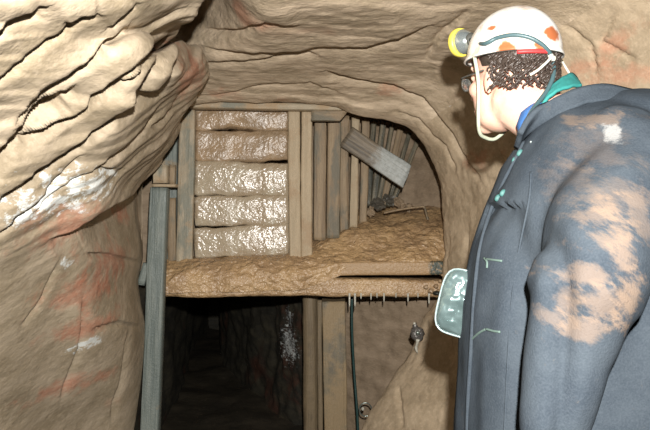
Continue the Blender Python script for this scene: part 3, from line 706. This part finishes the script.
for (x, y, rx, rz, k) in ((603,118,.060,.014,.8),(600,150,.045,.05,.3),(578,180,.035,.05,.25),(615,190,.05,.035,.4),(596,218,.04,.014,.7),(612,240,.04,.016,.8),
                          (580,276,.055,.014,.8),(568,300,.014,.024,.6),(602,302,.030,.024,.8),(625,255,.022,.09,.95),(632,295,.022,.045,.95),(585,330,.030,.018,.8),(552,318,.03,.014,.6),(640,215,.02,.05,.6)):
    col = cm.mix(cm.math('MULTIPLY', cm.blob(sp(x,y), (rx,.12,rz), nd, .7, 2.4), k*.7), col, tanm)
col = cm.mix(cm.math('MULTIPLY', cm.blob(sp(613,133), (.013,.06,.026), na, .6, 1.6), .7), col, pale)
col = cm.mix(cm.math('MULTIPLY', cm.step(na, .62, .74), .35), col, (.13,.11,.085))
m_coat = cm.done(col, .92, cm.bump(nc, .5, .002, cm.bump(na, .25, .004)), spec=.1)
coat_o = link('coat', coat, m_coat, person); tag(coat_o, 'navy wool coat with dried tan mud on the sleeve')
m_navy = cm.m
# collar: standing band round the neck, open at the throat
def strip(name, A, B, mat, parent, th=.010, n=60):
    a = spline(A, n); b = spline(B, n); bm = bmesh.new(); rows = 8; vs = []
    for i in range(n):
        vs.append([bm.verts.new(a[i].lerp(b[i], j/(rows-1))+Vector((0,0,.003*noise.noise(Vector((i*.25,j*.5,1)))))) for j in range(rows)])
    fs = [bm.faces.new((vs[i][j], vs[i+1][j], vs[i+1][j+1], vs[i][j+1])) for i in range(n-1) for j in range(rows-1)]
    bmesh.ops.recalc_face_normals(bm, faces=bm.faces)
    bmesh.ops.solidify(bm, geom=bm.faces[:], thickness=th)
    return from_bm(name, bm, mat, parent)
lo = [oncoat(518,150,.004), oncoat(526,138,.004), oncoat(545,122,.004), oncoat(572,108,.004), oncoat(604,100,.004), Vector((.66,1.19,1.50)), Vector((.675,1.30,1.50)), Vector((.62,1.40,1.49)), Vector((.50,1.42,1.47)), Vector((.43,1.38,1.44))]
hi = [P(523,133,1.20), P(532,118,1.20), P(548,102,1.20), P(572,90,1.195), P(603,84,1.20), P(636,90,1.22), Vector((.655,1.31,1.55)), Vector((.60,1.39,1.55)), Vector((.50,1.41,1.53)), Vector((.44,1.39,1.49))]
strip('collar', lo, hi, m_coat, coat_o, .010)
m_teal = plain('teal cloth', (.03,.24,.22), .8); m_blue = plain('blue shirt cloth', (.05,.16,.42), .8)
strip('hood_lining', [P(536,112,1.27),P(546,98,1.27),P(558,90,1.27),P(572,86,1.28),P(582,84,1.30)], [P(547,92,1.30),P(553,84,1.30),P(562,77,1.31),P(572,73,1.33),P(578,78,1.34)], m_teal, coat_o, .006, 30)
caps_b = bmesh.new(); caps(caps_b, [Vector((.445,1.30,1.485)), Vector((.465,1.30,1.42))], [.050,.07], 20)
from_bm('shirt', caps_b, m_blue, person)
# front edge: welt down the left silhouette
wl = [oncoat(x, y, .004) for x, y in ((524,142),(516,158),(503,183),(492,207),(484,232),(478,260),(474,300),(471,350),(468,400),(467,440))]
tube('front_welt', spline(wl, 60), .0042, m_coat, coat_o, 8)
tube('seam', spline([oncoat(x, y, -.0005) for x, y in ((531,172),(529,200),(519,250),(512,300),(508,360),(505,420),(504,445))], 50), .0022, m_coat, coat_o, 6)
m_loop = plain('pale green cord', (.11,.165,.145), .8); m_tog = plain('dull teal toggle', (.05,.15,.14), .6)
for a in ([(484,258),(487,262),(487,268)], [(486,259),(494,260),(502,261)], [(471,340),(479,333),(486,329)], [(486,329),(493,331),(500,332)]):
    tube('fastening_loop', spline([oncoat(x, y, .0015) for x, y in a], 12), .0022, m_loop, coat_o, 8)
for (x, y) in ((520,153),(515,160),(503,193),(498,198)):
    bm = bmesh.new(); lump(bm, oncoat(x, y, .002), (.006,.004,.008), .6, 2, .1, 1); from_bm('toggle', bm, m_tog, coat_o)
bm = bmesh.new(); lump(bm, oncoat(531,142,.001), (.0028,.002,.0028), 0, 2, 0, 1); from_bm('press_stud', bm, m_chr, coat_o)
# trousers and boots below the frame
for s in (-1, 1):
    y = 1.28+s*.10; bm = bmesh.new(); caps(bm, [Vector((.53,y,.84)), Vector((.515,y+s*.01,.50)), Vector((.54,y+s*.02,.16))], [.105,.082,.070], 20)
    if s == -1: tb = bm
    else:
        me = bpy.data.meshes.new('t'); bm.to_mesh(me); bm.free(); tb.from_mesh(me)
link('trousers', remesh(tb, .01, 6), plain('dark work trousers', (.04,.045,.05), .9), person)
for s in (-1, 1):
    y = 1.28+s*.12; bm = bmesh.new(); caps(bm, [Vector((.545,y,.30)), Vector((.545,y,.09))], [.062,.055], 20); ell(bm, (.50,y,.05), (.135,.052,.05)); ell(bm, (.44,y,.045), (.08,.05,.04))
    me = remesh(bm, .008, 5); 
    for v in me.vertices: v.co.z = max(v.co.z, .001)
    link('boot', me, plain('black rubber boot', (.02,.02,.02), .4), person)

# clear container held in front of the coat, mostly hidden by it
BC = P(463,303,1.33)
cont = empty('clear_container', BC+Vector((0,0,-.075)), 'clear rounded plastic container held in front of the coat, half hidden by it', 'container')
Rb = Matrix.Rotation(math.radians(14), 3, 'Y')@Matrix.Rotation(math.radians(-20), 3, 'Z')
def rbox(hx, hy, hz, ex, th0=0):
    bm = bmesh.new(); bmesh.ops.create_icosphere(bm, subdivisions=5, radius=1)
    for v in bm.verts:
        c = v.co; q = [math.copysign(abs(t)**ex, t) for t in c]; m = max(1e-6, (abs(c.x)**(2/ex)+abs(c.y)**(2/ex)+abs(c.z)**(2/ex))**(ex/2))
        m = (abs(c.x)**4+abs(c.y)**4+abs(c.z)**4)**.25
        v.co = BC+Rb@Vector((c.x/m*hx*(1-.12*c.z/m*0), c.y/m*hy, c.z/m*hz))
    return bm
gm = M('clear tinted plastic'); g1 = gm.noise(18, 4, .6)
m_clear = gm.done(gm.mix(g1, (.10,.17,.17), (.40,.54,.54)), gm.math('MULTIPLY_ADD', g1, .3, .02), gm.bump(gm.noise(22, 2), .8, .02), Transmission_Weight=.35, metal=.5, spec=1.0)
bx = from_bm('container_shell', rbox(.048,.032,.068,.5), m_clear, cont)
def rr_pts(hx, hz, yy, n=40):
    o = []
    for a in np.linspace(0, 2*math.pi, n, endpoint=False):
        c, s = math.cos(a), math.sin(a); m = (abs(c)**4+abs(s)**4)**.25; o.append(BC+Rb@Vector((c/m*hx, yy, s/m*hz)))
    return o
tube('container_rim', rr_pts(.0485,.0685,-.016), .0018, plain('clear rim', (.42,.52,.52), .15, .3), cont, 8, True)
tube('container_ridge', [BC+Rb@Vector((.022-.002*i, -.031+.0003*i, .052-.012*i)) for i in range(9)], .002, m_lime, cont, 6)

# ------------------------------------------------------------------ light, world, camera
L = bpy.data.lights.new('flash', 'AREA'); L.shape = 'DISK'; L.size = .035; L.energy = 54; L.color = (1.0,.97,.925)
lo_ = bpy.data.objects.new('camera_flash', L); C.objects.link(lo_); lo_.location = (.045,-.04,CZ+.17); lo_.rotation_euler = (math.radians(90),0,math.radians(4))
w = bpy.data.worlds.new('World'); bpy.context.scene.world = w; w.use_nodes = True
w.node_tree.nodes['Background'].inputs[0].default_value = (.5,.62,.60,1); w.node_tree.nodes['Background'].inputs[1].default_value = .004
cam = bpy.data.cameras.new('camera'); cam.sensor_width = 36; cam.lens = 36*F/650; cam.clip_start = .02
co_ = bpy.data.objects.new('camera', cam); C.objects.link(co_); co_.location = (0,0,CZ); co_.rotation_euler = (math.radians(90),0,0)
S = bpy.context.scene; S.camera = co_
S.view_settings.view_transform = 'Standard'; S.view_settings.look = 'None'; S.view_settings.gamma = 1; S.view_settings.use_curve_mapping = False
S.view_settings.exposure = 0.6
